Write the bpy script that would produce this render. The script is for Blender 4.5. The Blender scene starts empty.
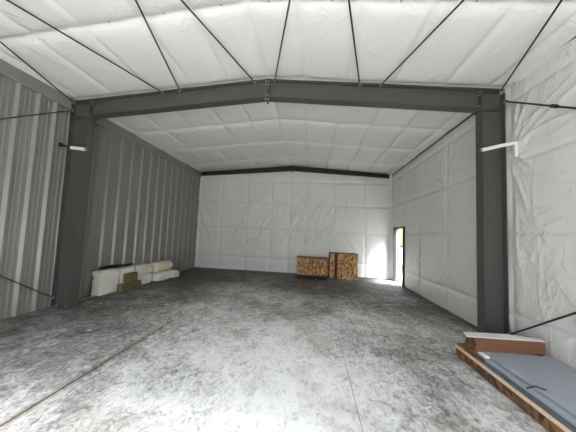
import bpy, bmesh, math, random
import numpy as np
from mathutils import Vector, Matrix

S = bpy.context.scene
C = S.collection
PI = math.pi

# ------------------------------------------------------------------ camera
FPX = 243.64
cam_d = bpy.data.cameras.new('camera')
cam = bpy.data.objects.new('camera', cam_d); C.objects.link(cam)
r_ = Vector((0.99195109, 0.11906311, 0.04309311))
u_ = Vector((-0.03484997, -0.07046907, 0.99690501))
f_ = Vector((-0.12173135, 0.9903828, 0.06575253))
M = Matrix((r_, u_, -f_)).transposed().to_4x4()
M.translation = Vector((5.6, 0, 1.7947))
cam.matrix_world = M
cam_d.sensor_fit = 'HORIZONTAL'; cam_d.sensor_width = 36
cam_d.lens = 36 * FPX / 576
cam_d.shift_x = 5.43 / 576; cam_d.shift_y = 2.196 / 576
cam_d.clip_start = 0.05; cam_d.clip_end = 500
S.camera = cam

# ------------------------------------------------------------------ light
w = bpy.data.worlds.new('World'); S.world = w; w.use_nodes = True
bg = w.node_tree.nodes['Background']
bg.inputs['Strength'].default_value = 6.2
nt = w.node_tree   # bright hazy sky above, horizon darkened as by trees to dim the back wall
wtc = nt.nodes.new('ShaderNodeTexCoord'); wsp = nt.nodes.new('ShaderNodeSeparateXYZ'); wrp = nt.nodes.new('ShaderNodeValToRGB')
nt.links.new(wtc.outputs['Generated'], wsp.inputs[0]); nt.links.new(wsp.outputs[2], wrp.inputs[0]); nt.links.new(wrp.outputs[0], bg.inputs['Color'])
wrp.color_ramp.elements[0].position = .0; wrp.color_ramp.elements[0].color = (.16, .165, .17, 1)
wrp.color_ramp.elements[1].position = .75; wrp.color_ramp.elements[1].color = (.82, .92, 1.08, 1)
we = wrp.color_ramp.elements.new(.28); we.color = (.42, .44, .47, 1)
sd = bpy.data.lights.new('sun', 'SUN'); sd.energy = 6.5; sd.angle = math.radians(26); sd.color = (1, .96, .9)
sun = bpy.data.objects.new('sun', sd); C.objects.link(sun)
sun.rotation_euler = Vector((-0.42, 0.58, -0.64)).to_track_quat('-Z', 'Y').to_euler()
S.view_settings.view_transform = 'Standard'; S.view_settings.look = 'None'
S.view_settings.gamma = 1; S.view_settings.exposure = 1.13
S.view_settings.use_curve_mapping = False

# room numbers (metres): x across, y into the room, z up
W = 9.14; L = 11.49; Y = 4.87; H = 4.72; R = 5.09; Y0 = -1.75

def roof_z(x): return R - abs(x - W / 2) * (R - H) / (W / 2)

# ------------------------------------------------------------------ materials
def mat(name, col, rough=.6, metal=0, spec=.5):
    m = bpy.data.materials.new(name); m.use_nodes = True
    b = m.node_tree.nodes['Principled BSDF']
    b.inputs['Base Color'].default_value = (*col, 1); b.inputs['Roughness'].default_value = rough
    b.inputs['Metallic'].default_value = metal; b.inputs['Specular IOR Level'].default_value = spec
    return m

class NT:
    def __init__(s, m): s.m = m; s.t = m.node_tree; s.b = s.t.nodes['Principled BSDF']; s.tc = s.t.nodes.new('ShaderNodeTexCoord')
    def n(s, k, **kw):
        x = s.t.nodes.new(k)
        for a, v in kw.items():
            setattr(x, a, v)
        return x
    def l(s, a, b): s.t.links.new(a, b)
    def mapping(s, scale=(1, 1, 1), rot=(0, 0, 0), loc=(0, 0, 0)):
        x = s.n('ShaderNodeMapping'); x.inputs['Scale'].default_value = scale; x.inputs['Rotation'].default_value = rot
        x.inputs['Location'].default_value = loc
        s.l(s.tc.outputs['Object'], x.inputs['Vector']); return x.outputs[0]
    def noise(s, scale, detail=4, rough=.5, dist=0, vec=None):
        x = s.n('ShaderNodeTexNoise'); x.inputs['Scale'].default_value = scale; x.inputs['Detail'].default_value = detail
        x.inputs['Roughness'].default_value = rough; x.inputs['Distortion'].default_value = dist
        s.l(vec if vec is not None else s.tc.outputs['Object'], x.inputs['Vector']); return x.outputs['Fac']
    def ramp(s, fac, pts):
        x = s.n('ShaderNodeValToRGB'); e = x.color_ramp.elements
        while len(e) < len(pts): e.new(.5)
        for el, (p, c) in zip(e, pts):
            el.position = p; el.color = (*c, 1) if hasattr(c, '__len__') else (c, c, c, 1)
        s.l(fac, x.inputs[0]); return x.outputs[0]
    def math(s, op, a, b=None, clamp=False):
        x = s.n('ShaderNodeMath', operation=op); x.use_clamp = clamp
        for i, v in enumerate((a, b)):
            if v is None: continue
            if isinstance(v, (int, float)): x.inputs[i].default_value = v
            else: s.l(v, x.inputs[i])
        return x.outputs[0]
    def mix(s, fac, a, b, mode='MIX'):
        x = s.n('ShaderNodeMix', data_type='RGBA', blend_type=mode)
        for i, v in ((0, fac), (6, a), (7, b)):
            if isinstance(v, (int, float)): x.inputs[i].default_value = v
            elif hasattr(v, '__len__'): x.inputs[i].default_value = (*v, 1)
            else: s.l(v, x.inputs[i])
        return x.outputs[2]
    def bump(s, h, strength=.3, dist=.02):
        x = s.n('ShaderNodeBump'); x.inputs['Strength'].default_value = strength; x.inputs['Distance'].default_value = dist
        s.l(h, x.inputs['Height']); s.l(x.outputs[0], s.b.inputs['Normal'])
    def color(s, c): s.l(c, s.b.inputs['Base Color'])

# white vinyl facing of the insulation blanket
def vinyl(name, col, k=1.0):
    m = mat(name, col, .30); t = NT(m)
    def ridge(n):   # thin sharp folds where the noise crosses its middle
        return t.math('POWER', t.math('SUBTRACT', 1, t.math('MULTIPLY', t.math('ABSOLUTE', t.math('SUBTRACT', n, .5)), 5), clamp=True), 3)
    a = ridge(t.noise(1.7, 3, .55, .6, t.mapping((1, 1, .5), (.35, .5, .2))))
    b = ridge(t.noise(4.2, 3, .55, .5, t.mapping((1.2, 1, .6), (-.4, .3, .9), (4, 2, 1))))
    c = t.noise(26, 3, .6, .2)
    h = t.math('ADD', t.math('MULTIPLY', a, .55), t.math('MULTIPLY', b, .32))
    msk = t.ramp(t.noise(.8, 3, .5, 0, t.mapping((1, 1, 1), (0, 0, 0), (7, 3, 5))), [(.40, .15), (.62, 1.0)])
    h = t.math('ADD', t.math('MULTIPLY', h, msk), t.math('MULTIPLY', c, .10))
    t.bump(h, .55 * k, .03)
    t.color(t.mix(t.noise(1.3, 5, .6), tuple(c * .94 for c in col), col))
    return m
M_vinyl = vinyl('white_vinyl_facing', (.80, .80, .765))
M_vinyl_c = vinyl('white_vinyl_ceiling_facing', (.82, .81, .775), .7)

# painted steel
def steel(name, col, rough=.45):
    m = mat(name, col, rough); t = NT(m)
    n = t.noise(3, 6, .65)
    t.color(t.mix(n, tuple(c * .8 for c in col), tuple(c * 1.2 for c in col)))
    t.bump(t.noise(60, 2, .5), .05, .004)
    return m
M_steel = steel('grey_primer_steel', (.066, .067, .060))
M_flange = M_steel
M_black = steel('black_steel', (.012, .012, .012), .5)
M_rod = steel('dark_rod_steel', (.02, .02, .02), .4)
M_bolt = mat('galvanised_bolt', (.35, .34, .32), .35, .8)
M_panel = mat('grey_wall_panel_paint', (.27, .265, .235), .27)
t = NT(M_panel)
t.color(t.mix(t.noise(1.2, 5, .6), (.20, .196, .178), (.255, .25, .228)))
t.bump(t.noise(1.6, 2, .5, 0, t.mapping((1, 1, .35))), .12, .02)
M_white = mat('white_plastic', (.82, .82, .80), .35)
M_doorw = mat('white_door_paint', (.80, .82, .84), .4)
M_doorf = mat('dark_door_frame', (.03, .03, .032), .5)
M_tan = mat('tan_siding', (.34, .25, .09), .7)
M_gravel = mat('pale_outside_concrete', (.55, .53, .5), .9)
M_grass = mat('dull_grass', (.14, .13, .09), .9)
t = NT(M_gravel); t.color(t.mix(t.noise(3, 8, .7), (.47, .43, .385), (.64, .59, .53)))

# concrete slab with whitish efflorescence and trowel marks
M_floor = mat('dusty_concrete_slab', (.4, .4, .4), .62)
t = NT(M_floor)
sep = t.n('ShaderNodeSeparateXYZ'); t.l(t.tc.outputs['Object'], sep.inputs[0])
big = t.noise(.42, 6, .62, .5)
mid = t.noise(2.2, 10, .72, .9)
fine = t.noise(13, 6, .75, 1.4, t.mapping((1, .85, 1), (0, 0, .6)))
scr = t.noise(9, 5, .7, 2.4, t.mapping((1, .65, 1), (0, 0, -.9)))
# pale dust with near-floor glare painted into the colour, fading towards the back
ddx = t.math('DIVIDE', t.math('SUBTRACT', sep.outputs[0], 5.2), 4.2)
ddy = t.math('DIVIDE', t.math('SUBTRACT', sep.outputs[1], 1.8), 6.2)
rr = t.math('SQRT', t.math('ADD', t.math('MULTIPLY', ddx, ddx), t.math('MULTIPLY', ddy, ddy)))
dust_glare = t.math('SUBTRACT', 1.36, t.math('MULTIPLY', rr, .86))
v = t.math('ADD', dust_glare, t.math('MULTIPLY', t.math('SUBTRACT', big, .5), 1.6))
v = t.math('ADD', v, t.math('MULTIPLY', t.math('SUBTRACT', mid, .5), 1.35))
v = t.math('ADD', v, t.math('MULTIPLY', t.math('SUBTRACT', fine, .5), 1.25))
v = t.math('ADD', v, t.math('MULTIPLY', t.math('SUBTRACT', scr, .5), 1.2))
swirl = t.math('ABSOLUTE', t.math('SUBTRACT', t.noise(5, 4, .6, 2.5, t.mapping((1, .5, 1), (0, 0, .9), (5, 5, 0))), .5))
v = t.math('ADD', v, t.math('MULTIPLY', t.math('SUBTRACT', .06, swirl), 1.6))
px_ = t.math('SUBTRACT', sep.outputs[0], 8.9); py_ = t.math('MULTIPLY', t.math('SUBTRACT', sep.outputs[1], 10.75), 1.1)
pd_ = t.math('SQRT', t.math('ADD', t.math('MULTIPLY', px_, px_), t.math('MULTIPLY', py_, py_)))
v = t.math('ADD', v, t.math('MULTIPLY', t.math('SUBTRACT', 1.0, pd_, clamp=True), 1.5))  # pool of daylight at the side door, painted pale into the slab colour
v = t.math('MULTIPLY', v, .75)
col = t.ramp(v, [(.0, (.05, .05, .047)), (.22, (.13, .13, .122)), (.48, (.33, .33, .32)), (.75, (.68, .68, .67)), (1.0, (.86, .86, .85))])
stain = t.ramp(t.noise(.9, 6, .7, .6, t.mapping((1, 1, 1), (0, 0, 0), (3.3, 1.2, 0))), [(.50, 0.0), (.72, .6)])
col = t.mix(stain, col, (.50, .43, .32), 'MULTIPLY')
jd = t.math('ABSOLUTE', t.math('SUBTRACT', sep.outputs[0], 2.93))
js = t.math('MULTIPLY', t.math('SUBTRACT', 1, t.math('MULTIPLY', jd, 11), clamp=True), t.math('MULTIPLY', t.noise(1.5, 5, .7), 1.4))
js = t.math('MULTIPLY', js, t.math('SUBTRACT', 1, t.math('MULTIPLY', t.math('SUBTRACT', sep.outputs[1], 3.6), .9), clamp=True), clamp=True)
col = t.mix(js, col, (.45, .36, .24), 'MULTIPLY')
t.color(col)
t.bump(t.math('ADD', mid, t.math('MULTIPLY', fine, .4)), .25, .01)
M_joint = mat('joint_dirt', (.11, .09, .065), .9)
t2_ = NT(M_joint); sj = t2_.n('ShaderNodeSeparateXYZ'); t2_.l(t2_.tc.outputs['Object'], sj.inputs[0])
t2_.color(t2_.mix(t2_.math('GREATER_THAN', sj.outputs[1], 4.7), (.12, .095, .065), (.15, .148, .14)))

# OSB
def osb(name, c1, c2, sc=1):
    m = mat(name, c1, .7); t = NT(m)
    v = t.n('ShaderNodeTexVoronoi'); v.inputs['Scale'].default_value = 16 * sc; v.inputs['Randomness'].default_value = 1
    t.l(t.mapping((1, 1, .6), (.3, .5, .7)), v.inputs['Vector'])
    sp = t.n('ShaderNodeSeparateColor'); t.l(v.outputs['Color'], sp.inputs[0])
    c = t.ramp(sp.outputs[0], [(0, tuple(a * .35 for a in c1)), (.3, c1), (.7, c2), (1, tuple(min(1, a * 1.25) for a in c2))])
    c = t.mix(t.ramp(t.noise(7 * sc, 5, .7), [(.5, 0.), (.66, .75)]), c, (.10, .05, .02))
    t.color(c); t.bump(sp.outputs[1], .2, .004)
    return m
M_osb = osb('orange_strand_board', (.36, .18, .07), (.66, .38, .16), 1.3)
M_osb_d = osb('weathered_strand_board', (.11, .05, .025), (.22, .105, .045), .9)
def wood(name, c):
    m = mat(name, c, .65); t = NT(m)
    n = t.noise(5, 6, .6, .6, t.mapping((.6, 6, 9)))
    t.color(t.mix(n, tuple(a * .55 for a in c), tuple(min(1, a * 1.35) for a in c)))
    t.bump(n, .15, .004)
    return m
M_wood = wood('red_brown_board', (.20, .085, .045))
M_wood_l = wood('tan_edge_batten', (.80, .58, .42))
M_wood_d = wood('dark_pallet_wood', (.06, .035, .02))
M_batt = mat('cream_insulation_batt', (.74, .71, .58), .9)
t = NT(M_batt); t.color(t.mix(t.noise(9, 6, .7), (.80, .78, .66), (.94, .925, .85)))
t.bump(t.noise(9, 6, .75), 1.0, .06)
M_batt2 = mat('yellowed_insulation_batt', (.62, .56, .40), .9)
t = NT(M_batt2); t.color(t.mix(t.noise(9, 6, .7), (.66, .61, .44), (.84, .80, .64)))
t.bump(t.noise(14, 6, .7), .6, .03)
M_olive = mat('olive_brown_wrap', (.13, .115, .055), .8)
t = NT(M_olive); t.color(t.mix(t.noise(8, 5, .7), (.08, .068, .03), (.19, .165, .08)))
M_tarp = mat('black_plastic', (.008, .008, .008), .6)
M_sheet = mat('blue_grey_sheet', (.21, .235, .27), .38)
t = NT(M_sheet); t.color(t.mix(t.noise(2.5, 6, .7), (.27, .30, .345), (.37, .405, .46)))
M_sheet_d = mat('dark_blue_sheet_edge', (.10, .115, .14), .5)
M_paper = mat('pale_scrap', (.75, .72, .62), .8)
M_leaf = mat('yellow_scrap', (.55, .45, .18), .8)

# ------------------------------------------------------------------ helpers
def link(name, me, m, parent=None):
    o = bpy.data.objects.new(name, me); C.objects.link(o)
    if m is not None and not me.materials: me.materials.append(m)
    if parent is not None: o.parent = parent
    return o
def obj(name, bm, m, parent=None, smooth=False):
    me = bpy.data.meshes.new(name); bmesh.ops.recalc_face_normals(bm, faces=bm.faces); bm.to_mesh(me); bm.free()
    if smooth:
        for p in me.polygons: p.use_smooth = True
    o = link(name, me, m, parent)
    if parent is not None: o.location = (0, 0, 0)
    return o
def tag(o, label=None, cat=None, group=None, kind=None):
    if label: o['label'] = label
    if cat: o['category'] = cat
    if group: o['group'] = group
    if kind: o['kind'] = kind
    return o
def empty(name, loc, label=None, cat=None, group=None, kind=None, rot=(0, 0, 0)):
    o = bpy.data.objects.new(name, None); C.objects.link(o); o.location = loc; o.rotation_euler = rot
    o.empty_display_size = .1
    return tag(o, label, cat, group, kind)
def box(bm, lo, hi, mx=None, bevel=0):
    vs = [bm.verts.new((x, y, z)) for x in (lo[0], hi[0]) for y in (lo[1], hi[1]) for z in (lo[2], hi[2])]
    fs = [bm.faces.new([vs[i] for i in q]) for q in ((0, 1, 3, 2), (4, 6, 7, 5), (0, 4, 5, 1), (2, 3, 7, 6), (0, 2, 6, 4), (1, 5, 7, 3))]
    if bevel: bmesh.ops.bevel(bm, geom=list({e for f in fs for e in f.edges}), offset=bevel, segments=2, affect='EDGES', profile=.5)
    elif mx is not None: bmesh.ops.transform(bm, matrix=mx, verts=vs)
def prism(bm, pts2, a0, a1, axis='y'):
    """extrude an x-z outline along y (or a y-z outline along x, or an x-y outline along z)"""
    def P(p, a):
        return (p[0], a, p[1]) if axis == 'y' else ((a, p[0], p[1]) if axis == 'x' else (p[0], p[1], a))
    A = [bm.verts.new(P(p, a0)) for p in pts2]; B = [bm.verts.new(P(p, a1)) for p in pts2]
    n = len(pts2)
    bm.faces.new(A); bm.faces.new(B[::-1])
    for i in range(n): bm.faces.new((A[i], A[(i + 1) % n], B[(i + 1) % n], B[i]))
def tube(bm, a, b, r, n=10, r2=None):
    a = Vector(a); b = Vector(b); d = b - a; r2 = r if r2 is None else r2
    q = d.to_track_quat('Z', 'Y').to_matrix()
    A = []; B = []
    for i in range(n):
        an = 2 * PI * i / n; v = q @ Vector((math.cos(an), math.sin(an), 0))
        A.append(bm.verts.new(a + v * r)); B.append(bm.verts.new(b + v * r2))
    bm.faces.new(A[::-1]); bm.faces.new(B)
    for i in range(n): bm.faces.new((A[i], A[(i + 1) % n], B[(i + 1) % n], B[i]))
def copy_tree(o, parent=None):
    c = o.copy(); C.objects.link(c); c.parent = parent
    for ch in list(o.children): copy_tree(ch, c)
    return c

# ------------------------------------------------------------------ wrinkled blankets
def creases(U, V, segs):
    h = np.zeros_like(U)
    for (u0, v0, u1, v1, wd, amp) in segs:
        du, dv = u1 - u0, v1 - v0; Ln = math.hypot(du, dv); du /= Ln; dv /= Ln
        s = (U - u0) * du + (V - v0) * dv; d = (U - u0) * -dv + (V - v0) * du
        d = d + .03 * np.sin(s * 5 + u0 * 9)
        tp = np.clip(s / Ln, 0, 1); tp = np.where((s < 0) | (s > Ln), 0, np.sin(tp * PI) ** .6)
        h += amp * np.exp(-np.abs(d) / (wd * .8)) * tp
    return h
def seams(U, V, us, vs, wid=.07, depth=.03):
    """pillow surface: held back along the seam lines"""
    g = np.ones_like(U)
    for a in us: g *= 1 - np.exp(-np.abs(U - a) / wid)
    for a in vs: g *= 1 - np.exp(-np.abs(V - a) / wid)
    return depth * g
def wave(U, V, seed, amp, sc):
    rs = np.random.RandomState(seed); h = np.zeros_like(U)
    for i in range(14):
        k = rs.uniform(.6, 3.2) * sc; an = rs.uniform(0, PI); ph = rs.uniform(0, 6.3)
        h += np.sin(k * (U * math.cos(an) + V * math.sin(an)) + ph) / (1 + k * .5)
    return h * amp / 3
def grid_obj(name, us, vs, fn, m, thick, mask=None):
    """fn(U,V)->(X,Y,Z) arrays"""
    U, V = np.meshgrid(us, vs, indexing='ij')
    X, Yy, Z = fn(U, V)
    co = np.stack([X, Yy, Z], -1).reshape(-1, 3)
    nu, nv = len(us), len(vs); idx = np.arange(nu * nv).reshape(nu, nv)
    F = np.stack([idx[:-1, :-1], idx[1:, :-1], idx[1:, 1:], idx[:-1, 1:]], -1)
    if mask is not None:
        uc = (U[:-1, :-1] + U[1:, 1:]) / 2; vc = (V[:-1, :-1] + V[1:, 1:]) / 2
        F = F[~mask(uc, vc)]
    F = F.reshape(-1, 4)
    me = bpy.data.meshes.new(name)
    me.from_pydata(co.tolist(), [], F.tolist()); me.update()
    me.polygons.foreach_set('use_smooth', [True] * len(me.polygons))
    o = link(name, me, m)
    md = o.modifiers.new('thickness', 'SOLIDIFY'); md.thickness = abs(thick); md.offset = 1 if thick > 0 else -1
    tag(o, kind='structure')
    return o
rnd = random.Random(5)
def fan(cu, cv, n, r0, r1, amp=.014, wd=.022, a0=0, a1=2 * PI):
    out = []
    for i in range(n):
        a = a0 + (a1 - a0) * (i + rnd.uniform(-.3, .3)) / n; l = rnd.uniform(r0, r1)
        s = .05
        out.append((cu + math.cos(a) * s, cv + math.sin(a) * s, cu + math.cos(a) * l, cv + math.sin(a) * l, wd * rnd.uniform(.7, 1.3), amp * rnd.uniform(.5, 1.2)))
    return out
def streaks(u0, u1, v0, v1, n, ang, spread, l0, l1, amp=.014, wd=.025):
    out = []
    for i in range(n):
        u = rnd.uniform(u0, u1); v = rnd.uniform(v0, v1); a = math.radians(ang + rnd.uniform(-spread, spread)); l = rnd.uniform(l0, l1)
        out.append((u, v, u + l * math.cos(a), v + l * math.sin(a), wd * rnd.uniform(.6, 1.3), amp * rnd.uniform(.4, 1.2)))
    return out

# ------------------------------------------------------------------ floor and outside ground
bm = bmesh.new()
J1 = 2.93; J2 = 6.135; gw = .015
for x0, x1 in ((-.3, J1 - gw), (J1 + gw, J2 - .003), (J2 + .003, W + .3)):
    box(bm, (x0, Y0, -.15), (x1, 4.7, 0))
box(bm, (-.3, 4.7, -.15), (W + .3, L + .3, 0))
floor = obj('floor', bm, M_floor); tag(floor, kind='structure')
bm = bmesh.new(); box(bm, (J1 - gw, Y0, -.14), (J1 + gw, 4.7, -.006)); box(bm, (J2 - .003, Y0, -.14), (J2 + .003, 4.7, -.003))
j = obj('trim_2', bm, M_joint); tag(j, kind='structure')
bm = bmesh.new(); box(bm, (-40, -40, -.4), (50, 50, -.16)); g = obj('ground', bm, M_grass); tag(g, kind='structure')
bm = bmesh.new(); box(bm, (-3, -9, -.158), (12, Y0 - .2, -.01)); box(bm, (W + .32, 7.5, -.158), (12.2, 14, -.02)); tag(obj('outside_slab', bm, M_gravel), kind='structure')

# ------------------------------------------------------------------ ceiling
PX = [.2, 1.05, 1.97, 2.91, 3.72, 4.55, 5.31, 6.2, 7.11, 8.03, 8.82]
PYs = [-1.7, -.1, 1.55, 3.19, 4.87, 6.75, 8.31, 10.08, 11.45]
segC = streaks(3.6, 5.2, 5.6, 8.3, 26, 75, 25, .3, .9, .012, .022) + streaks(1, 8.5, 5.2, 11, 30, 60, 60, .25, .7, .007, .02)
segC += streaks(3.0, 5.2, 2.6, 4.6, 8, 70, 25, .3, .9, .009, .022) + streaks(.3, 8.6, 1.9, 4.7, 26, 80, 50, .2, .7, .006, .02)
segC += streaks(.2, 1.6, 2.4, 3.3, 10, 110, 20, .3, .8, .010, .02)
for xx in PX[1:-1]:
    for yy in (3.19, 6.75, 8.31):
        segC += fan(xx, yy, 5, .12, .4, -.008, .018)
def ceil_fn(U, V):
    z = R - np.abs(U - W / 2) * (R - H) / (W / 2) + .03
    sy = seams(U, V, [], PYs, .09, 1.0); sx = seams(U, V, PX, [], .05, 1.0)
    front = (V < Y)
    h = .08 * sy * (.42 + .58 * sx) + wave(U, V, 3, .012, 1.6) + 1.6 * creases(U, V, segC)
    h += .006 * np.sin(U * 11 + 2 * np.sin(V * 1.3)) * np.exp(-((V - 3.0) / .9) ** 2)
    return U, V, z - h
ceil = grid_obj('ceiling', np.arange(-.12, W + .13, .03), np.arange(Y0, L + .1, .03), ceil_fn, M_vinyl_c, .18)

for fx in (1.52, 2.4, 3.3, 4.18, 4.88, 5.77, 6.66, 7.58):
    zf = float(ceil_fn(np.array([[fx]]), np.array([[3.17]]))[2][0, 0])
    bm = bmesh.new(); tube(bm, (fx, 3.17, zf + .01), (fx, 3.17, zf - .008), .013, 8); obj('fastener', bm, M_bolt, ceil)

# ------------------------------------------------------------------ back wall
BX = [.1, 1.14, 2.45, 3.64, 4.55, 5.31, 6.57, 8.0, 9.05]; BZ = [.62, 1.97, 3.2, 4.3]
segB = streaks(1.7, 4.0, .75, 2.2, 46, 58, 10, .35, 1.1, .05, .032)
segB += streaks(4.4, 6.3, .9, 3.2, 44, 60, 10, .35, 1.2, .05, .032)
segB += streaks(2.2, 3.2, 2.4, 3.1, 7, 46, 8, .9, 2.0, .05, .04) + streaks(4.6, 5.4, 2.3, 3.4, 9, 62, 8, .4, .9, .04, .03)
segB += streaks(.1, .7, .7, 3.0, 12, 105, 8, .4, 1.3, .045, .035) + streaks(.3, 8.6, .2, 4, 50, 60, 50, .3, .9, .02, .03)
segB += streaks(3.4, 4.3, .8, 3.2, 14, 75, 12, .4, 1.0, .035, .03) + streaks(6.8, 7.8, .8, 2.6, 8, 110, 20, .3, .8, .03, .03)
def back_fn(U, V):
    top = R - np.abs(U - W / 2) * (R - H) / (W / 2) + .05
    Z = .02 + V * (top - .02)
    h = seams(U, Z, BX, BZ, .045, .04) + wave(U, Z, 8, .018, 1.5) + creases(U, Z, segB)
    return U, L - h, Z
grid_obj('wall_back', np.arange(-.09, W + .03, .023), np.linspace(0, 1, 210), back_fn, M_vinyl, -.15)

# ------------------------------------------------------------------ right wall, with the doorway
DY0, DY1, DZ = 9.97, 11.12, 2.29
RY = [-.1, 1.6, 3.2, 4.82, 5.4, 6.93, 8.54, 9.9, 11.3]; RZ = [.58, 2.0, 3.27, 4.42]
segR = fan(4.74, 3.35, 12, .25, .7, .022, .03) + fan(4.3, 2.0, 9, .2, .6, .012, .025) + fan(4.78, 1.5, 9, .2, .6, .014, .025)
segR += fan(6.93, 3.25, 12, .3, .9, .016, .03) + fan(6.93, 1.2, 14, .3, .9, .015, .028) + fan(8.54, 1.0, 10, .3, .7, .013, .025) + fan(6.0, .5, 8, .2, .6, .012, .025)
segR += [(4.74, 3.60, 3.4, 3.70, .025, .022), (4.74, 3.62, 3.5, 4.35, .025, .020), (4.76, 3.5, 4.4, 3.05, .02, .02), (4.76, 3.7, 4.6, 4.4, .02, .02), (4.35, 3.2, 4.33, 1.6, .012, .010), (4.30, 1.9, 4.25, .4, .012, .010), (4.76, 3.3, 4.3, 3.6, .02, -.02)]
segR += streaks(4.9, 5.1, 3.6, 4.4, 6, 60, 10, .3, .6, .014, .02)
segR += [(4.75, 3.45, 3.2, 4.3, .03, .02), (4.8, 3.8, 3.0, 4.15, .03, .015), (4.8, 3.0, 3.3, 2.55, .03, .012), (4.78, 3.55, 4.3, 4.5, .03, .02),
         (4.7, 3.1, 4.5, 2.3, .03, .018), (4.6, 1.0, 4.75, 2.6, .03, .016), (4.85, .1, 4.95, 1.6, .03, .018), (4.9, 2.0, 4.95, 4.2, .03, .02)]
segR += streaks(2.8, 4.6, .1, 4.0, 44, 40, 60, .2, .7, .008, .022) + streaks(5, 9.6, .1, 4.2, 60, 60, 60, .25, .8, .008, .025)
segR += streaks(3.0, 4.7, .6, 1.4, 12, -45, 15, .3, .8, .012, .025)
def right_fn(U, V):
    Z = .02 + V * (H - .0)
    h = seams(U, Z, RY, RZ, .045, .035) + wave(U, Z, 11, .012, 1.5) + 1.5 * creases(U, Z, segR)
    # held flat around the doorway
    k = np.clip((np.maximum(np.maximum(DY0 - U, U - DY1), Z - DZ)) / .25, 0, 1)
    h = h * k
    return W + .03 - h, U, Z
usr = np.unique(np.concatenate([np.arange(Y0, DY0, .025), np.linspace(DY0, DY1, 12), np.arange(DY1, L + .03, .025)]))
vz = np.concatenate([np.linspace(0, (DZ - .02) / H, 92), np.linspace((DZ - .02) / H, 1, 98)[1:]])
wr = grid_obj('wall_right', usr, vz, right_fn, M_vinyl, .15,
              mask=lambda u, v: (u > DY0) & (u < DY1) & (.02 + v * H < DZ))

# ------------------------------------------------------------------ unseen front wall behind the camera, its open doorway sized to hold back sun
bm = bmesh.new()
box(bm, (-.1, Y0 - .15, 0), (.8, Y0, 4.75)); box(bm, (8.3, Y0 - .15, 0), (W + .15, Y0, 4.75))
prism(bm, [(.8, 3.3), (8.3, 3.3), (8.3, 4.75), (W / 2, 5.15), (.8, 4.75)], Y0 - .15, Y0, 'y')
tag(obj('wall_front', bm, M_vinyl), kind='structure')

# ------------------------------------------------------------------ left wall: ribbed steel panels
ribs = [3.83 - .34 * k for k in range(16, 0, -1)] + [3.83, 4.17, 4.50, 4.85, 5.2, 5.6, 6.0, 6.41, 6.84, 7.27, 7.70, 8.13, 8.55, 8.97, 9.39, 9.81, 10.23, 10.65, 11.07, 11.44]
prof = [(Y0, 0)]
for i, y in enumerate(ribs):
    if y - .06 < Y0: continue
    if y + .06 < L: prof += [(y - .054, 0), (y - .014, .052), (y + .018, .052), (y + .03, 0)]
    if i + 1 < len(ribs):
        n = ribs[i + 1]
        for t_ in (.37, .63):
            c = y + (n - y) * t_
            if c + .03 < L: prof += [(c - .022, 0), (c - .012, .005), (c + .012, .005), (c + .022, 0)]
prof += [(L + .14, 0)]
bm = bmesh.new()
zz = [.0, 4.68]
pv = [[bm.verts.new((-.04 + h, y, z)) for z in zz] for (y, h) in prof]
bv = [[bm.verts.new((-.08, y, z)) for z in zz] for (y, h) in prof]
n = len(prof)
for i in range(n - 1):
    bm.faces.new((pv[i][0], pv[i][1], pv[i + 1][1], pv[i + 1][0])); bm.faces.new((bv[i][1], bv[i][0], bv[i + 1][0], bv[i + 1][1]))
    bm.faces.new((pv[i][0], pv[i + 1][0], bv[i + 1][0], bv[i][0])); bm.faces.new((pv[i][1], bv[i][1], bv[i + 1][1], pv[i + 1][1]))
for i in (0, n - 1): bm.faces.new((pv[i][0], pv[i][1], bv[i][1], bv[i][0]))
tag(obj('wall_left', bm, M_panel), kind='structure')
bm = bmesh.new()   # eave flashing along the head of the panels
prism(bm, [(-.08, 4.44), (.015, 4.44), (.03, 4.47), (.03, 4.70), (-.08, 4.72)], Y0, L - .01, 'y')
tag(obj('trim_1', bm, M_panel), kind='structure')

bm = bmesh.new(); prism(bm, [(W - .055, 4.665), (W - .02, 4.665), (W - .02, 4.69), (W - .055, 4.69)], Y + .15, L - .1, 'y'); prism(bm, [(W - .05, 4.675), (W - .02, 4.675), (W - .02, 4.69), (W - .05, 4.69)], Y0, Y - .2, 'y')
tag(obj('eave_shadow_strip', bm, M_black), kind='structure')  # black strip standing in for the shadow line along the right eave

# ------------------------------------------------------------------ door in the right wall
d = empty('door_1', (W, DY0, 0), kind='structure')
bm = bmesh.new(); w_ = DY1 - DY0; f = .055
for a, b in (((-.03, 0, 0), (.17, f, DZ)), ((-.03, w_ - f, 0), (.17, w_, DZ)), ((-.03, f, DZ - f), (.17, w_ - f, DZ))): box(bm, a, b)
obj('door_frame', bm, M_doorf, d)
bm = bmesh.new(); box(bm, (0, 0, .01), (.045, -.99, DZ - f - .01), bevel=0)
lf = obj('door_leaf', bm, M_doorw, d); lf.location = (.115, w_ - f - .01, 0); lf.rotation_euler = (0, 0, math.radians(156))
bm = bmesh.new(); box(bm, (-.012, -.95, .98), (0, -.89, 1.14)); tube(bm, (-.012, -.92, 1.06), (-.06, -.92, 1.06), .012); tube(bm, (-.055, -.93, 1.06), (-.055, -.80, 1.06), .01)
obj('door_handle', bm, M_black, lf)

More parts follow.
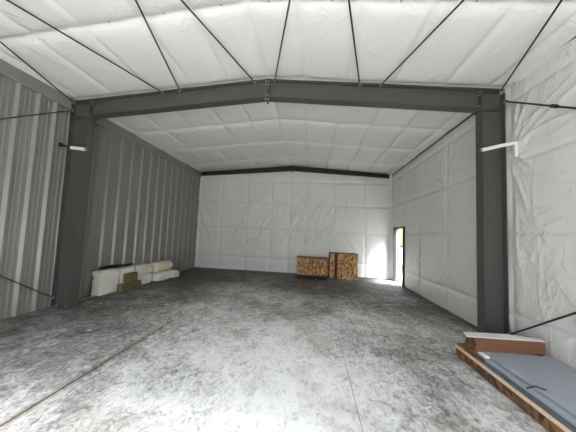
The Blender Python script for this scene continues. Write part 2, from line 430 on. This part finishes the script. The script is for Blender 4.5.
# ------------------------------------------------------------------ steel portal frame
FY0, FY1 = Y - .10, Y + .10; TF = .016
def bolt_at(parent, p, axis=(0, -1, 0), r=.018):
    bm = bmesh.new(); a = Vector(p); tube(bm, a, a + Vector(axis) * .022, r, 6)
    return obj('bolt', bm, M_bolt, parent)
def column(xo, xi, label):
    """xo outer face, xi inner face"""
    s = 1 if xi > xo else -1
    c = empty('steel_column', (xo, Y, 0), label, 'column', 'main steel columns')
    Wd = abs(xi - xo)
    bm = bmesh.new(); box(bm, (min(s * TF, s * (Wd - TF)), -.006, .015), (max(s * TF, s * (Wd - TF)), .006, 4.6)); obj('web', bm, M_steel, c)
    bm = bmesh.new(); x = sorted((s * (Wd - TF), s * Wd)); box(bm, (x[0], -.1, .015), (x[1], .1, 4.27)); obj('inner_flange', bm, M_steel, c)
    bm = bmesh.new(); x = sorted((0, s * TF)); box(bm, (x[0], -.1, .015), (x[1], .1, 4.58)); obj('outer_flange', bm, M_steel, c)
    bm = bmesh.new(); x = sorted((-s * .0, s * (Wd + .03))); box(bm, (x[0], -.12, 0), (x[1], .12, .015)); obj('base_plate', bm, M_steel, c)
    bm = bmesh.new(); x = sorted((s * TF, s * (Wd - TF))); box(bm, (x[0], -.095, 4.26), (x[1], .095, 4.274)); obj('stiffener', bm, M_steel, c)
    for k in (.25, .75):
        for yy in (-.07, .07): 
            bm = bmesh.new(); tube(bm, (s * Wd * k, yy, .015), (s * Wd * k, yy, .06), .013, 6); obj('anchor_bolt', bm, M_bolt, c)
    return c
column(.02, .49, 'dark grey steel column standing against the ribbed metal wall')
column(9.04, 8.655, 'dark grey steel column standing against the white insulated wall on the right')

def rafter(x0, x1, label):
    """one half of the portal: x0 at the eave, x1 at the ridge"""
    c = empty('steel_rafter', (x0, Y, 0), label, 'beam', 'main roof beams')
    top = lambda x: roof_z(x) - .085
    bot = lambda x: top(x) - .385
    s = 1 if x1 > x0 else -1
    xe = .49 if s > 0 else 8.655
    xr = x1 - s * .012
    def pr(name, pts, a, b, m=M_steel):
        bm = bmesh.new(); prism(bm, [(p[0] - x0, p[1]) for p in pts], a, b, 'y'); return obj(name, bm, m, c)
    pr('web', [(x0, top(x0) - TF), (xr, top(xr) - TF), (xr, bot(xr) + TF), (xe + s * .012, bot(xe) + TF), (xe + s * .012, 4.274), (x0, 4.274)] if False else
       [(xe + s * .014, top(xe) - TF), (xr, top(xr) - TF), (xr, bot(xr) + TF), (xe + s * .014, bot(xe) + TF)], -.006, .006)
    pr('top_flange', [(x0, top(x0)), (xr, top(xr)), (xr, top(xr) - TF), (x0, top(x0) - TF)], -.1, .1)
    pr('bottom_flange', [(xe + s * .014, bot(xe)), (xr, bot(xr)), (xr, bot(xr) + TF), (xe + s * .014, bot(xe) + TF)], -.1, .1)
    pr('end_plate', [(x1, top(x1) - .0), (x1 - s * .014, top(x1)), (x1 - s * .014, bot(x1) - .05), (x1, bot(x1) - .05)], -.105, .105)
    pr('knee_plate', [(xe, top(xe) - TF), (xe + s * .014, top(xe) - TF), (xe + s * .014, bot(xe) - .03), (xe, bot(xe) - .03)], -.105, .105)
    for xx, zz_ in ((x1 - s * .014, (-.03, -.1, -.33, -.42)), (xe + s * .014, (-.05, -.12, -.33, -.41))):
        for dz in zz_:
            bolt_at(c, (xx - x0, -.06, top(xx) + dz), (s * (-1 if xx == x1 - s * .014 else 1), 0, 0), .016)
    return c
rafter(.02, W / 2 - .001, 'left half of the large grey roof beam, from ribbed wall to ridge')
rafter(9.04, W / 2 + .001, 'right half of the large grey roof beam, from ridge to white side wall')

# end frame rafter in front of the back wall
def end_rafter(x0, x1, label):
    c = empty('end_rafter', (x0, L - .17, 0), label, 'beam', 'end wall roof beams')
    s = 1 if x1 > x0 else -1
    top = lambda x: roof_z(x) - .045
    dep = lambda x: .17 + .07 * abs(x - x0) / abs(x1 - x0)
    P4 = lambda a, b, t0, t1: [(a - x0, t0(a)), (b - x0, t0(b)), (b - x0, t1(b)), (a - x0, t1(a))]
    bot = lambda x: top(x) - dep(x)
    bm = bmesh.new(); prism(bm, P4(x0, x1 - s * .01, lambda x: top(x) - .01, lambda x: bot(x) + .01), .04, .05, 'y'); obj('web', bm, M_black, c)
    bm = bmesh.new(); prism(bm, P4(x0, x1 - s * .01, top, lambda x: top(x) - .01), -.05, .05, 'y'); obj('top_flange', bm, M_black, c)
    bm = bmesh.new(); prism(bm, P4(x0, x1 - s * .01, lambda x: bot(x) + .01, bot), -.05, .05, 'y'); obj('bottom_flange', bm, M_black, c)
    bm = bmesh.new(); prism(bm, P4(x1 - s * .05, x1, lambda x: top(x), lambda x: bot(x) - .03), -.06, .05, 'y'); obj('end_plate', bm, M_black, c)
    return c
end_rafter(.06, W / 2 - .001, 'left half of the thin black beam along the top of the back wall')
end_rafter(8.98, W / 2 + .001, 'right half of the thin black beam along the top of the back wall')

# ------------------------------------------------------------------ bracing rods
def rod(a, b, label, cat, group, tb=.3, r=.0105):
    a = Vector(a); b = Vector(b); c = empty('bracing_rod', a, label, cat, group); v = b - a; n = v.normalized()
    bm = bmesh.new(); tube(bm, (0, 0, 0), v, r, 8); obj('rod', bm, M_rod, c, True)
    bm = bmesh.new(); m = v * tb; tube(bm, m - n * .05, m + n * .05, r * 1.9, 8); obj('coupler', bm, M_rod, c)
    bm = bmesh.new(); tube(bm, -n * .015, n * .035, .03, 6); obj('nut', bm, M_bolt, c)
    return c
roofrods = [((.10, .05, 'left'), 2.12, 'first'),]
def zr(x, y=None): return roof_z(x) - .12
RG = 'roof bracing rods'
for xa, xb, lab in ((.06, 2.15, 'ceiling bracing rod starting at the left steel column top'),
                    (2.13, .05, 'ceiling bracing rod second from the ribbed wall, crossing left towards the camera'),
                    (2.50, 4.40, 'ceiling bracing rod third from the ribbed wall, steep against the ceiling'),
                    (4.33, 2.32, 'ceiling bracing rod ending just left of the ridge joint'),
                    (4.72, 6.55, 'ceiling bracing rod ending just right of the ridge joint'),
                    (6.42, 4.65, 'steep ceiling bracing rod between the ridge joint and right half beam middle'),
                    (6.88, 8.82, 'long ceiling bracing rod crossing to the upper right from the beam'),
                    (8.99, 6.85, 'ceiling bracing rod reaching the right steel column top')):
    pass
for xa, slope, lab in ((.06, .31, 'bracing rod under the ceiling, ending at the top of the left steel column'),
                       (2.24, -.33, 'bracing rod under the ceiling, second on the big beam from the ribbed wall'),
                       (2.64, .25, 'bracing rod under the ceiling, third on the big beam from the ribbed wall'),
                       (4.30, -.30, 'bracing rod under the ceiling, meeting the big beam just left of its ridge joint'),
                       (4.72, .272, 'bracing rod under the ceiling, meeting the big beam just right of its ridge joint'),
                       (6.44, -.268, 'bracing rod under the ceiling, third on the big beam from the right column'),
                       (6.83, .29, 'bracing rod under the ceiling, second on the big beam from the right column'),
                       (8.98, -.33, 'bracing rod under the ceiling, ending at the top of the right steel column')):
    y1 = Y0 + .05; xb = xa + slope * (4.79 - y1)
    rod((xa, 4.79, zr(xa)), (xb, y1, zr(xb)), lab, 'bracing rod', RG, .38, .0125)
WG = 'wall bracing rods'
rod((.075, 4.78, 4.42), (.075, Y0 + .05, 4.42 - .655 * 6.48), 'dark wall bracing rod high on the ribbed metal wall', 'bracing rod', WG, .2)
rod((.075, 4.78, .20), (.075, Y0 + .05, .20 + .645 * 6.48), 'dark wall bracing rod low on the ribbed metal wall', 'bracing rod', WG, .45)
rod((9.03, 4.76, 4.40), (8.98, Y0 + .05, 4.40 - .645 * 6.46), 'dark wall bracing rod high on the white wall, from the right column top', 'bracing rod', WG, .14, .014)
rod((9.03, 4.76, .24), (8.98, Y0 + .05, .24 + .64 * 6.46), 'dark wall bracing rod low on the white wall, above the blue-grey sheets', 'bracing rod', WG, .45, .014)

# clips where rods pass the beam
for x in (2.13, 2.50, 4.30, 4.72, 6.44, 6.88): pass

# ------------------------------------------------------------------ tube light fittings
t1 = empty('light_fitting', (.0, 4.66, 3.55), 'short white tube light on a dark arm by the left steel column', 'light fitting')
bm = bmesh.new(); tube(bm, (.27, 0, -.05), (.61, 0, -.09), .036, 14); obj('tube', bm, M_white, t1, False)
bm = bmesh.new(); tube(bm, (-.03, 0, .015), (.27, 0, -.05), .022, 10); box(bm, (-.03, -.03, -.03), (.0, .03, .06)); obj('arm', bm, M_black, t1)
bm = bmesh.new(); tube(bm, (.61, 0, -.09), (.635, 0, -.093), .03, 14); obj('end_cap', bm, M_bolt, t1)
t2 = empty('light_fitting', (9.10, 4.64, 3.58), 'long white tube light slanting across the right steel column', 'light fitting')
bm = bmesh.new(); tube(bm, (-.55, 0, -.135), (0, 0, 0), .033, 14); obj('tube', bm, M_white, t2)
bm = bmesh.new(); box(bm, (-.02, -.02, -.26), (.02, .02, .02), bevel=.006); obj('bracket', bm, M_white, t2)
bm = bmesh.new(); tube(bm, (-.57, 0, -.14), (-.55, 0, -.135), .028, 14); obj('end_cap', bm, M_bolt, t2)

# ------------------------------------------------------------------ strand board crates at the back wall
def crate_left():
    c = empty('board_crate', (5.02, 10.18, 0), 'low strand board crate with four front panels on a dark pallet by the back wall', 'crate', rot=(0, 0, math.radians(3)))
    w, dp, h0, h1 = 1.29, .85, .13, .86
    bm = bmesh.new(); box(bm, (.01, .01, h0), (w - .01, dp, h1 - .02)); obj('body', bm, M_osb_d, c)
    for k in range(2):
        for r in range(2):
            z0 = h0 + .05 + r * .345; x0 = .03 + k * .625
            bm = bmesh.new(); box(bm, (x0, -.012, z0), (x0 + .605, .01, z0 + .32)); obj('front_panel', bm, M_osb, c)
    bm = bmesh.new(); box(bm, (0, -.01, h1 - .02), (w, dp + .01, h1)); obj('lid', bm, M_osb_d, c)
    bm = bmesh.new()
    for x in (0.02, .6, 1.18): box(bm, (x, 0, 0), (x + .09, dp, .09))
    for y in (0, .4, .75): box(bm, (0, y, .09), (w, y + .1, .125))
    obj('pallet', bm, M_wood_d, c)
    bm = bmesh.new(); box(bm, (0, -.022, h0), (w, -.012, h0 + .04)); box(bm, (0, -.022, h0 + .376), (w, -.012, h0 + .392)); box(bm, (.636, -.022, h0 + .04), (.654, -.012, h1 - .02))
    obj('batten', bm, M_wood_d, c)
crate_left()
def crate_right():
    c = empty('board_crate', (6.40, 10.72, 0), 'tall orange strand board crate with a dark upright gap, nearest the side door', 'crate', rot=(0, 0, math.radians(3)))
    w, dp, h = 1.18, .5, 1.09
    bm = bmesh.new(); box(bm, (.02, .05, .03), (w - .02, dp, h - .02)); obj('body', bm, M_wood_d, c)
    bm = bmesh.new(); box(bm, (0, 0, 0), (.2, .05, h - .03)); obj('side_panel', bm, M_osb, c)
    bm = bmesh.new(); box(bm, (.335, 0, 0), (w, .05, h - .03)); obj('front_panel', bm, M_osb, c)
    bm = bmesh.new(); box(bm, (0, -.005, h - .03), (w, dp, h)); obj('lid', bm, M_osb_d, c)
crate_right()

# ------------------------------------------------------------------ insulation bundles by the ribbed wall
def lump(name, lo, hi, m, label, seed, rnd_=.11, parent=None, axis=None, group='white insulation bundles by the ribbed wall', cat='insulation bundle', strap=True):
    cx, cy = (lo[0] + hi[0]) / 2, (lo[1] + hi[1]) / 2
    c = empty(name, (cx, cy, lo[2]), label, cat, group)
    sx, sy, sz = (hi[0] - lo[0]) / 2, (hi[1] - lo[1]) / 2, (hi[2] - lo[2]) / 2
    bm = bmesh.new(); bmesh.ops.create_cube(bm, size=2)
    bmesh.ops.subdivide_edges(bm, edges=bm.edges[:], cuts=20, use_grid_fill=True)
    rs = np.random.RandomState(seed); K = [(rs.uniform(-9, 9, 3), rs.uniform(0, 6.3)) for _ in range(10)]
    p = 11 if axis is None else None
    for v in bm.verts:
        x, y, z = v.co
        if axis == 'y':       # a roll lying along y
            a = math.atan2(z, x); rr_ = max(abs(x), abs(z)); x2, z2 = rr_ * math.cos(a), rr_ * math.sin(a)
            x, z = x2, z2
        else:
            n_ = (abs(x) ** p + abs(y) ** p + abs(z) ** p) ** (1 / p); q = max(abs(x), abs(y), abs(z)) / n_
            x, y, z = x * q, y * q, z * q
        P_ = np.array([x * sx * 6, y * sy * 6, z * sz * 6])
        d_ = sum(math.sin(float(k[0] @ P_) * .6 + k[1]) for k in K) / 10
        if abs(z + 1) < .05: d_ *= .1
        f_ = 1 - rnd_ * .5 + d_ * rnd_ * 1.6
        v.co = (x * sx * f_, y * sy * min(f_, 1), z * sz * min(f_, 1) + sz)
    zmin = min(v.co.z for v in bm.verts)
    for v in bm.verts: v.co.z -= zmin
    obj('wrapping', bm, m, c, True)
    return c
GB = 'insulation bundles by the ribbed wall'
lump('insulation_bundle', (.0, 5.72, 0), (.27, 6.42, .66), M_batt, 'tall white insulation bundle nearest the left steel column', 1, group=GB)
lump('insulation_bundle', (.0, 6.42, 0), (.27, 7.02, .65), M_batt, 'white insulation bundle behind the upper olive bundle', 2, group=GB)
lump('insulation_bundle', (.0, 7.03, 0), (.33, 7.76, .33), M_batt, 'white insulation bundle on the floor in the middle of the row', 3, group=GB)
lump('insulation_bundle', (.0, 7.03, .33), (.31, 7.76, .63), M_batt, 'white insulation bundle stacked at the middle of the row', 4, group=GB)
lump('insulation_bundle', (.0, 7.85, 0), (.50, 8.60, .27), M_batt, 'cream insulation bundle on the floor under the rounded roll', 5, group=GB)
lump('insulation_bundle', (.2, 8.62, 0), (.60, 9.0, .25), M_batt, 'small cream insulation bundle at the far end of the row', 6, group=GB)
lump('insulation_roll', (.0, 7.85, .27), (.42, 8.80, .64), M_batt2, 'rounded yellowish insulation roll on top of the far bundle', 7, axis='y', group=GB, cat='insulation roll')
lump('insulation_bundle', (.29, 6.25, 0), (.47, 7.05, .22), M_olive, 'long olive brown bundle on the floor before the white ones', 8, .03, group='olive bundles')
lump('insulation_bundle', (.29, 6.48, .22), (.43, 6.90, .48), M_olive, 'small olive brown bundle stacked on the long olive one', 9, .03, group='olive bundles')
# black plastic draped on the first bundles
us = np.linspace(0, 1, 26); vs_ = np.linspace(0, 1, 14)
bm = bmesh.new(); g_ = []
for a in us:
    row = []
    for b in vs_:
        y = 5.76 + a * 1.25; x = .02 + b * (.20 - .06 * math.sin(a * 9))
        z = .675 + .035 * math.sin(a * 7 + b * 3) * math.sin(b * PI) + .05 * math.exp(-((a - .42) / .3) ** 2) * (1 - b)
        row.append(bm.verts.new((x, y, z)))
    g_.append(row)
for i in range(25):
    for k in range(13): bm.faces.new((g_[i][k], g_[i + 1][k], g_[i + 1][k + 1], g_[i][k + 1]))
tp = obj('plastic_sheet', bm, M_tarp, None, True); md = tp.modifiers.new('t', 'SOLIDIFY'); md.thickness = .006; md.offset = 1
tag(tp, 'crumpled black plastic sheet lying on top of the white insulation bundles', 'plastic sheet')
bm = bmesh.new(); box(bm, (.13, 5.12, 0), (.20, 5.70, .03), bevel=.008)
tag(obj('metal_strip', bm, M_bolt), 'pale metal strip on the floor between left column and insulation bundles', 'metal strip')

# ------------------------------------------------------------------ pallet with sheets at the right
def pallet_stack():
    c = empty('long_crate', (7.93, 2.9, 0), 'long low brown wooden crate on the floor against the white wall', 'crate')
    ox, oy = 7.93, 2.9
    y0, y1 = 1.2 - oy, 4.30 - oy; wd = 1.1
    bm = bmesh.new()
    for x in (.02, .5, wd - .1): box(bm, (x, y0, 0), (x + .07, y1, .10))
    obj('runner', bm, M_wood_d, c)
    # outer side board, with broken lower edge
    rs = random.Random(3); n = 60
    bm = bmesh.new(); T = []; Bt = []
    for i in range(n + 1):
        y = y0 + (y1 - y0) * i / n; zb = .012 + .045 * max(0, math.sin(i * .55)) * rs.random()
        T.append((bm.verts.new((0, y, .135)), bm.verts.new((.018, y, .135)))); Bt.append((bm.verts.new((0, y, zb)), bm.verts.new((.018, y, zb))))
    for i in range(n):
        for k, (P_, Q_) in enumerate(((0, 0), (1, 1))): bm.faces.new((T[i][k], T[i + 1][k], Bt[i + 1][k], Bt[i][k]))
        bm.faces.new((T[i][0], T[i][1], T[i + 1][1], T[i + 1][0])); bm.faces.new((Bt[i][0], Bt[i + 1][0], Bt[i + 1][1], Bt[i][1]))
    for i in (0, n): bm.faces.new((T[i][0], T[i][1], Bt[i][1], Bt[i][0]))
    obj('side_board', bm, M_osb_d, c)
    bm = bmesh.new(); box(bm, (-.012, y0, .134), (.022, y1, .160)); obj('edge_batten', bm, M_wood_l, c)
    bm = bmesh.new(); box(bm, (.02, y1 - .02, .0), (wd, y1, .20)); box(bm, (wd - .02, y0, 0), (wd, y1 - .02, .19)); obj('end_board', bm, M_osb_d, c)
    bm = bmesh.new(); box(bm, (.02, y0, .105), (wd - .02, y1 - .02, .137)); obj('deck', bm, M_wood_d, c)
    bm = bmesh.new(); box(bm, (.02, y1 - .25, .155), (.16, y1 - .02, .20)); box(bm, (.03, y1 - .5, .155), (.10, y1 - .25, .185)); obj('corner_block', bm, M_osb_d, c)
    return c
pallet_stack()
def sheet(x0, x1, y0, y1, z0, z1, m, label, rot=0, name='metal_sheet'):
    c = empty(name, ((x0 + x1) / 2, (y0 + y1) / 2, z0), label, 'sheet', 'blue-grey sheets in the long crate', rot=(0, 0, rot))
    a, b = (x1 - x0) / 2, (y1 - y0) / 2
    bm = bmesh.new()
    # shallow ribs near the long left edge
    pr = [(-a, 0), (-a, z1 - z0), (-a + .03, z1 - z0), (-a + .045, z1 - z0 + .012), (-a + .07, z1 - z0 + .012), (-a + .085, z1 - z0), (a, z1 - z0), (a, 0)]
    prism(bm, pr, -b, b, 'y'); obj('panel', bm, m, c)
    return c
sheet(7.965, 9.0, 1.25, 4.18, .139, .156, M_sheet_d, 'lowest blue-grey sheet, its edge showing along the tan batten')
sheet(8.03, 9.0, 1.25, 4.10, .170, .187, M_sheet, 'middle blue-grey sheet, its rim a narrow step')
sheet(8.10, 9.0, 1.25, 4.02, .201, .225, M_sheet, 'topmost blue-grey sheet, wide and flat under the brown boards', math.radians(-1.0))
bm = bmesh.new(); box(bm, (8.03, 3.80, .20), (8.10, 3.95, .235), bevel=.012)
tag(obj('paper_wad', bm, M_white), 'small white crumpled piece at the corner of the blue-grey sheets', 'paper')
# dark cord lying over the sheet rims
bm = bmesh.new()
pts = [(8.04, 3.16, .194), (8.10, 3.12, .246), (8.16, 3.06, .246)]
for a, b in zip(pts, pts[1:]): tube(bm, a, b, .007, 6)
tag(obj('cord', bm, M_black), 'thin dark cord across the rims of the blue-grey sheets', 'cord')
# boards lying across the far end
BR = math.radians(5.3)
for k, (lab, dx) in enumerate((('lowest of the three red-brown boards across the blue-grey sheets', 0), ('middle one of the three red-brown boards', .012), ('topmost red-brown board, just under the white sheet', .0))):
    c = empty('wooden_board', (8.02 + dx, 3.955, .229 + k * .056), lab, 'board', 'red-brown boards on the sheets', rot=(0, 0, BR))
    bm = bmesh.new(); box(bm, (0, 0, 0), (.97 + (.01 if k == 0 else 0), .24, .0545), bevel=.005); obj('plank', bm, M_wood, c)
    bm = bmesh.new(); box(bm, (-.008, .01, .006), (0.0, .23, .048)); obj('end_face', bm, M_osb_d, c)
bm = bmesh.new()
bmv = [(-.07, .06), (1.02, .11), (1.04, .20), (.67, .30), (-.01, .24)]
prism(bm, bmv, 0, .012, 'z'); ws = obj('white_panel', bm, M_white); ws.location = (7.99, 3.96, .3985)
tag(ws, 'thin white panel lying on top of the red-brown boards', 'panel')

# ------------------------------------------------------------------ scraps on the floor
for (x, y, m, lab, s) in ((.75, 5.28, M_leaf, 'tiny yellowish scrap on the floor near the left column', .05), (1.85, 3.9, M_paper, 'tiny pale scrap on the floor beside the long joint', .035),
                          (2.2, 5.6, M_paper, 'flat pale scrap on the floor between bundles and joint', .05), (8.5, 10.75, M_paper, 'crumpled pale scrap on the bright floor by the side door', .09)):
    bm = bmesh.new(); n = 7; r0 = random.Random(x)
    top_ = bm.verts.new((0, 0, s * .35)); ring = [bm.verts.new((math.cos(i * 2 * PI / n) * s * r0.uniform(.6, 1.2), math.sin(i * 2 * PI / n) * s * r0.uniform(.6, 1.2), 0)) for i in range(n)]
    for i in range(n): bm.faces.new((top_, ring[i], ring[(i + 1) % n]))
    bm.faces.new(ring[::-1])
    o = obj('floor_scrap', bm, m); o.location = (x, y, .001); tag(o, lab, 'scrap')

# ------------------------------------------------------------------ seen through the doorway
b = empty('neighbouring_shed', (12.5, 15, -.16), 'tan building outside, seen through the narrow gap of the side door', 'building')
bm = bmesh.new(); box(bm, (0, -4, 0), (5, 12, 4.2)); obj('wall', bm, M_tan, b)
bm = bmesh.new(); box(bm, (-.03, -4, 0), (0, 12, 1.35)); obj('lower_cladding', bm, M_doorw, b)
bm = bmesh.new(); box(bm, (-.06, -4, 1.35), (0, 12, 1.5)); obj('trim_band', bm, M_doorf, b)
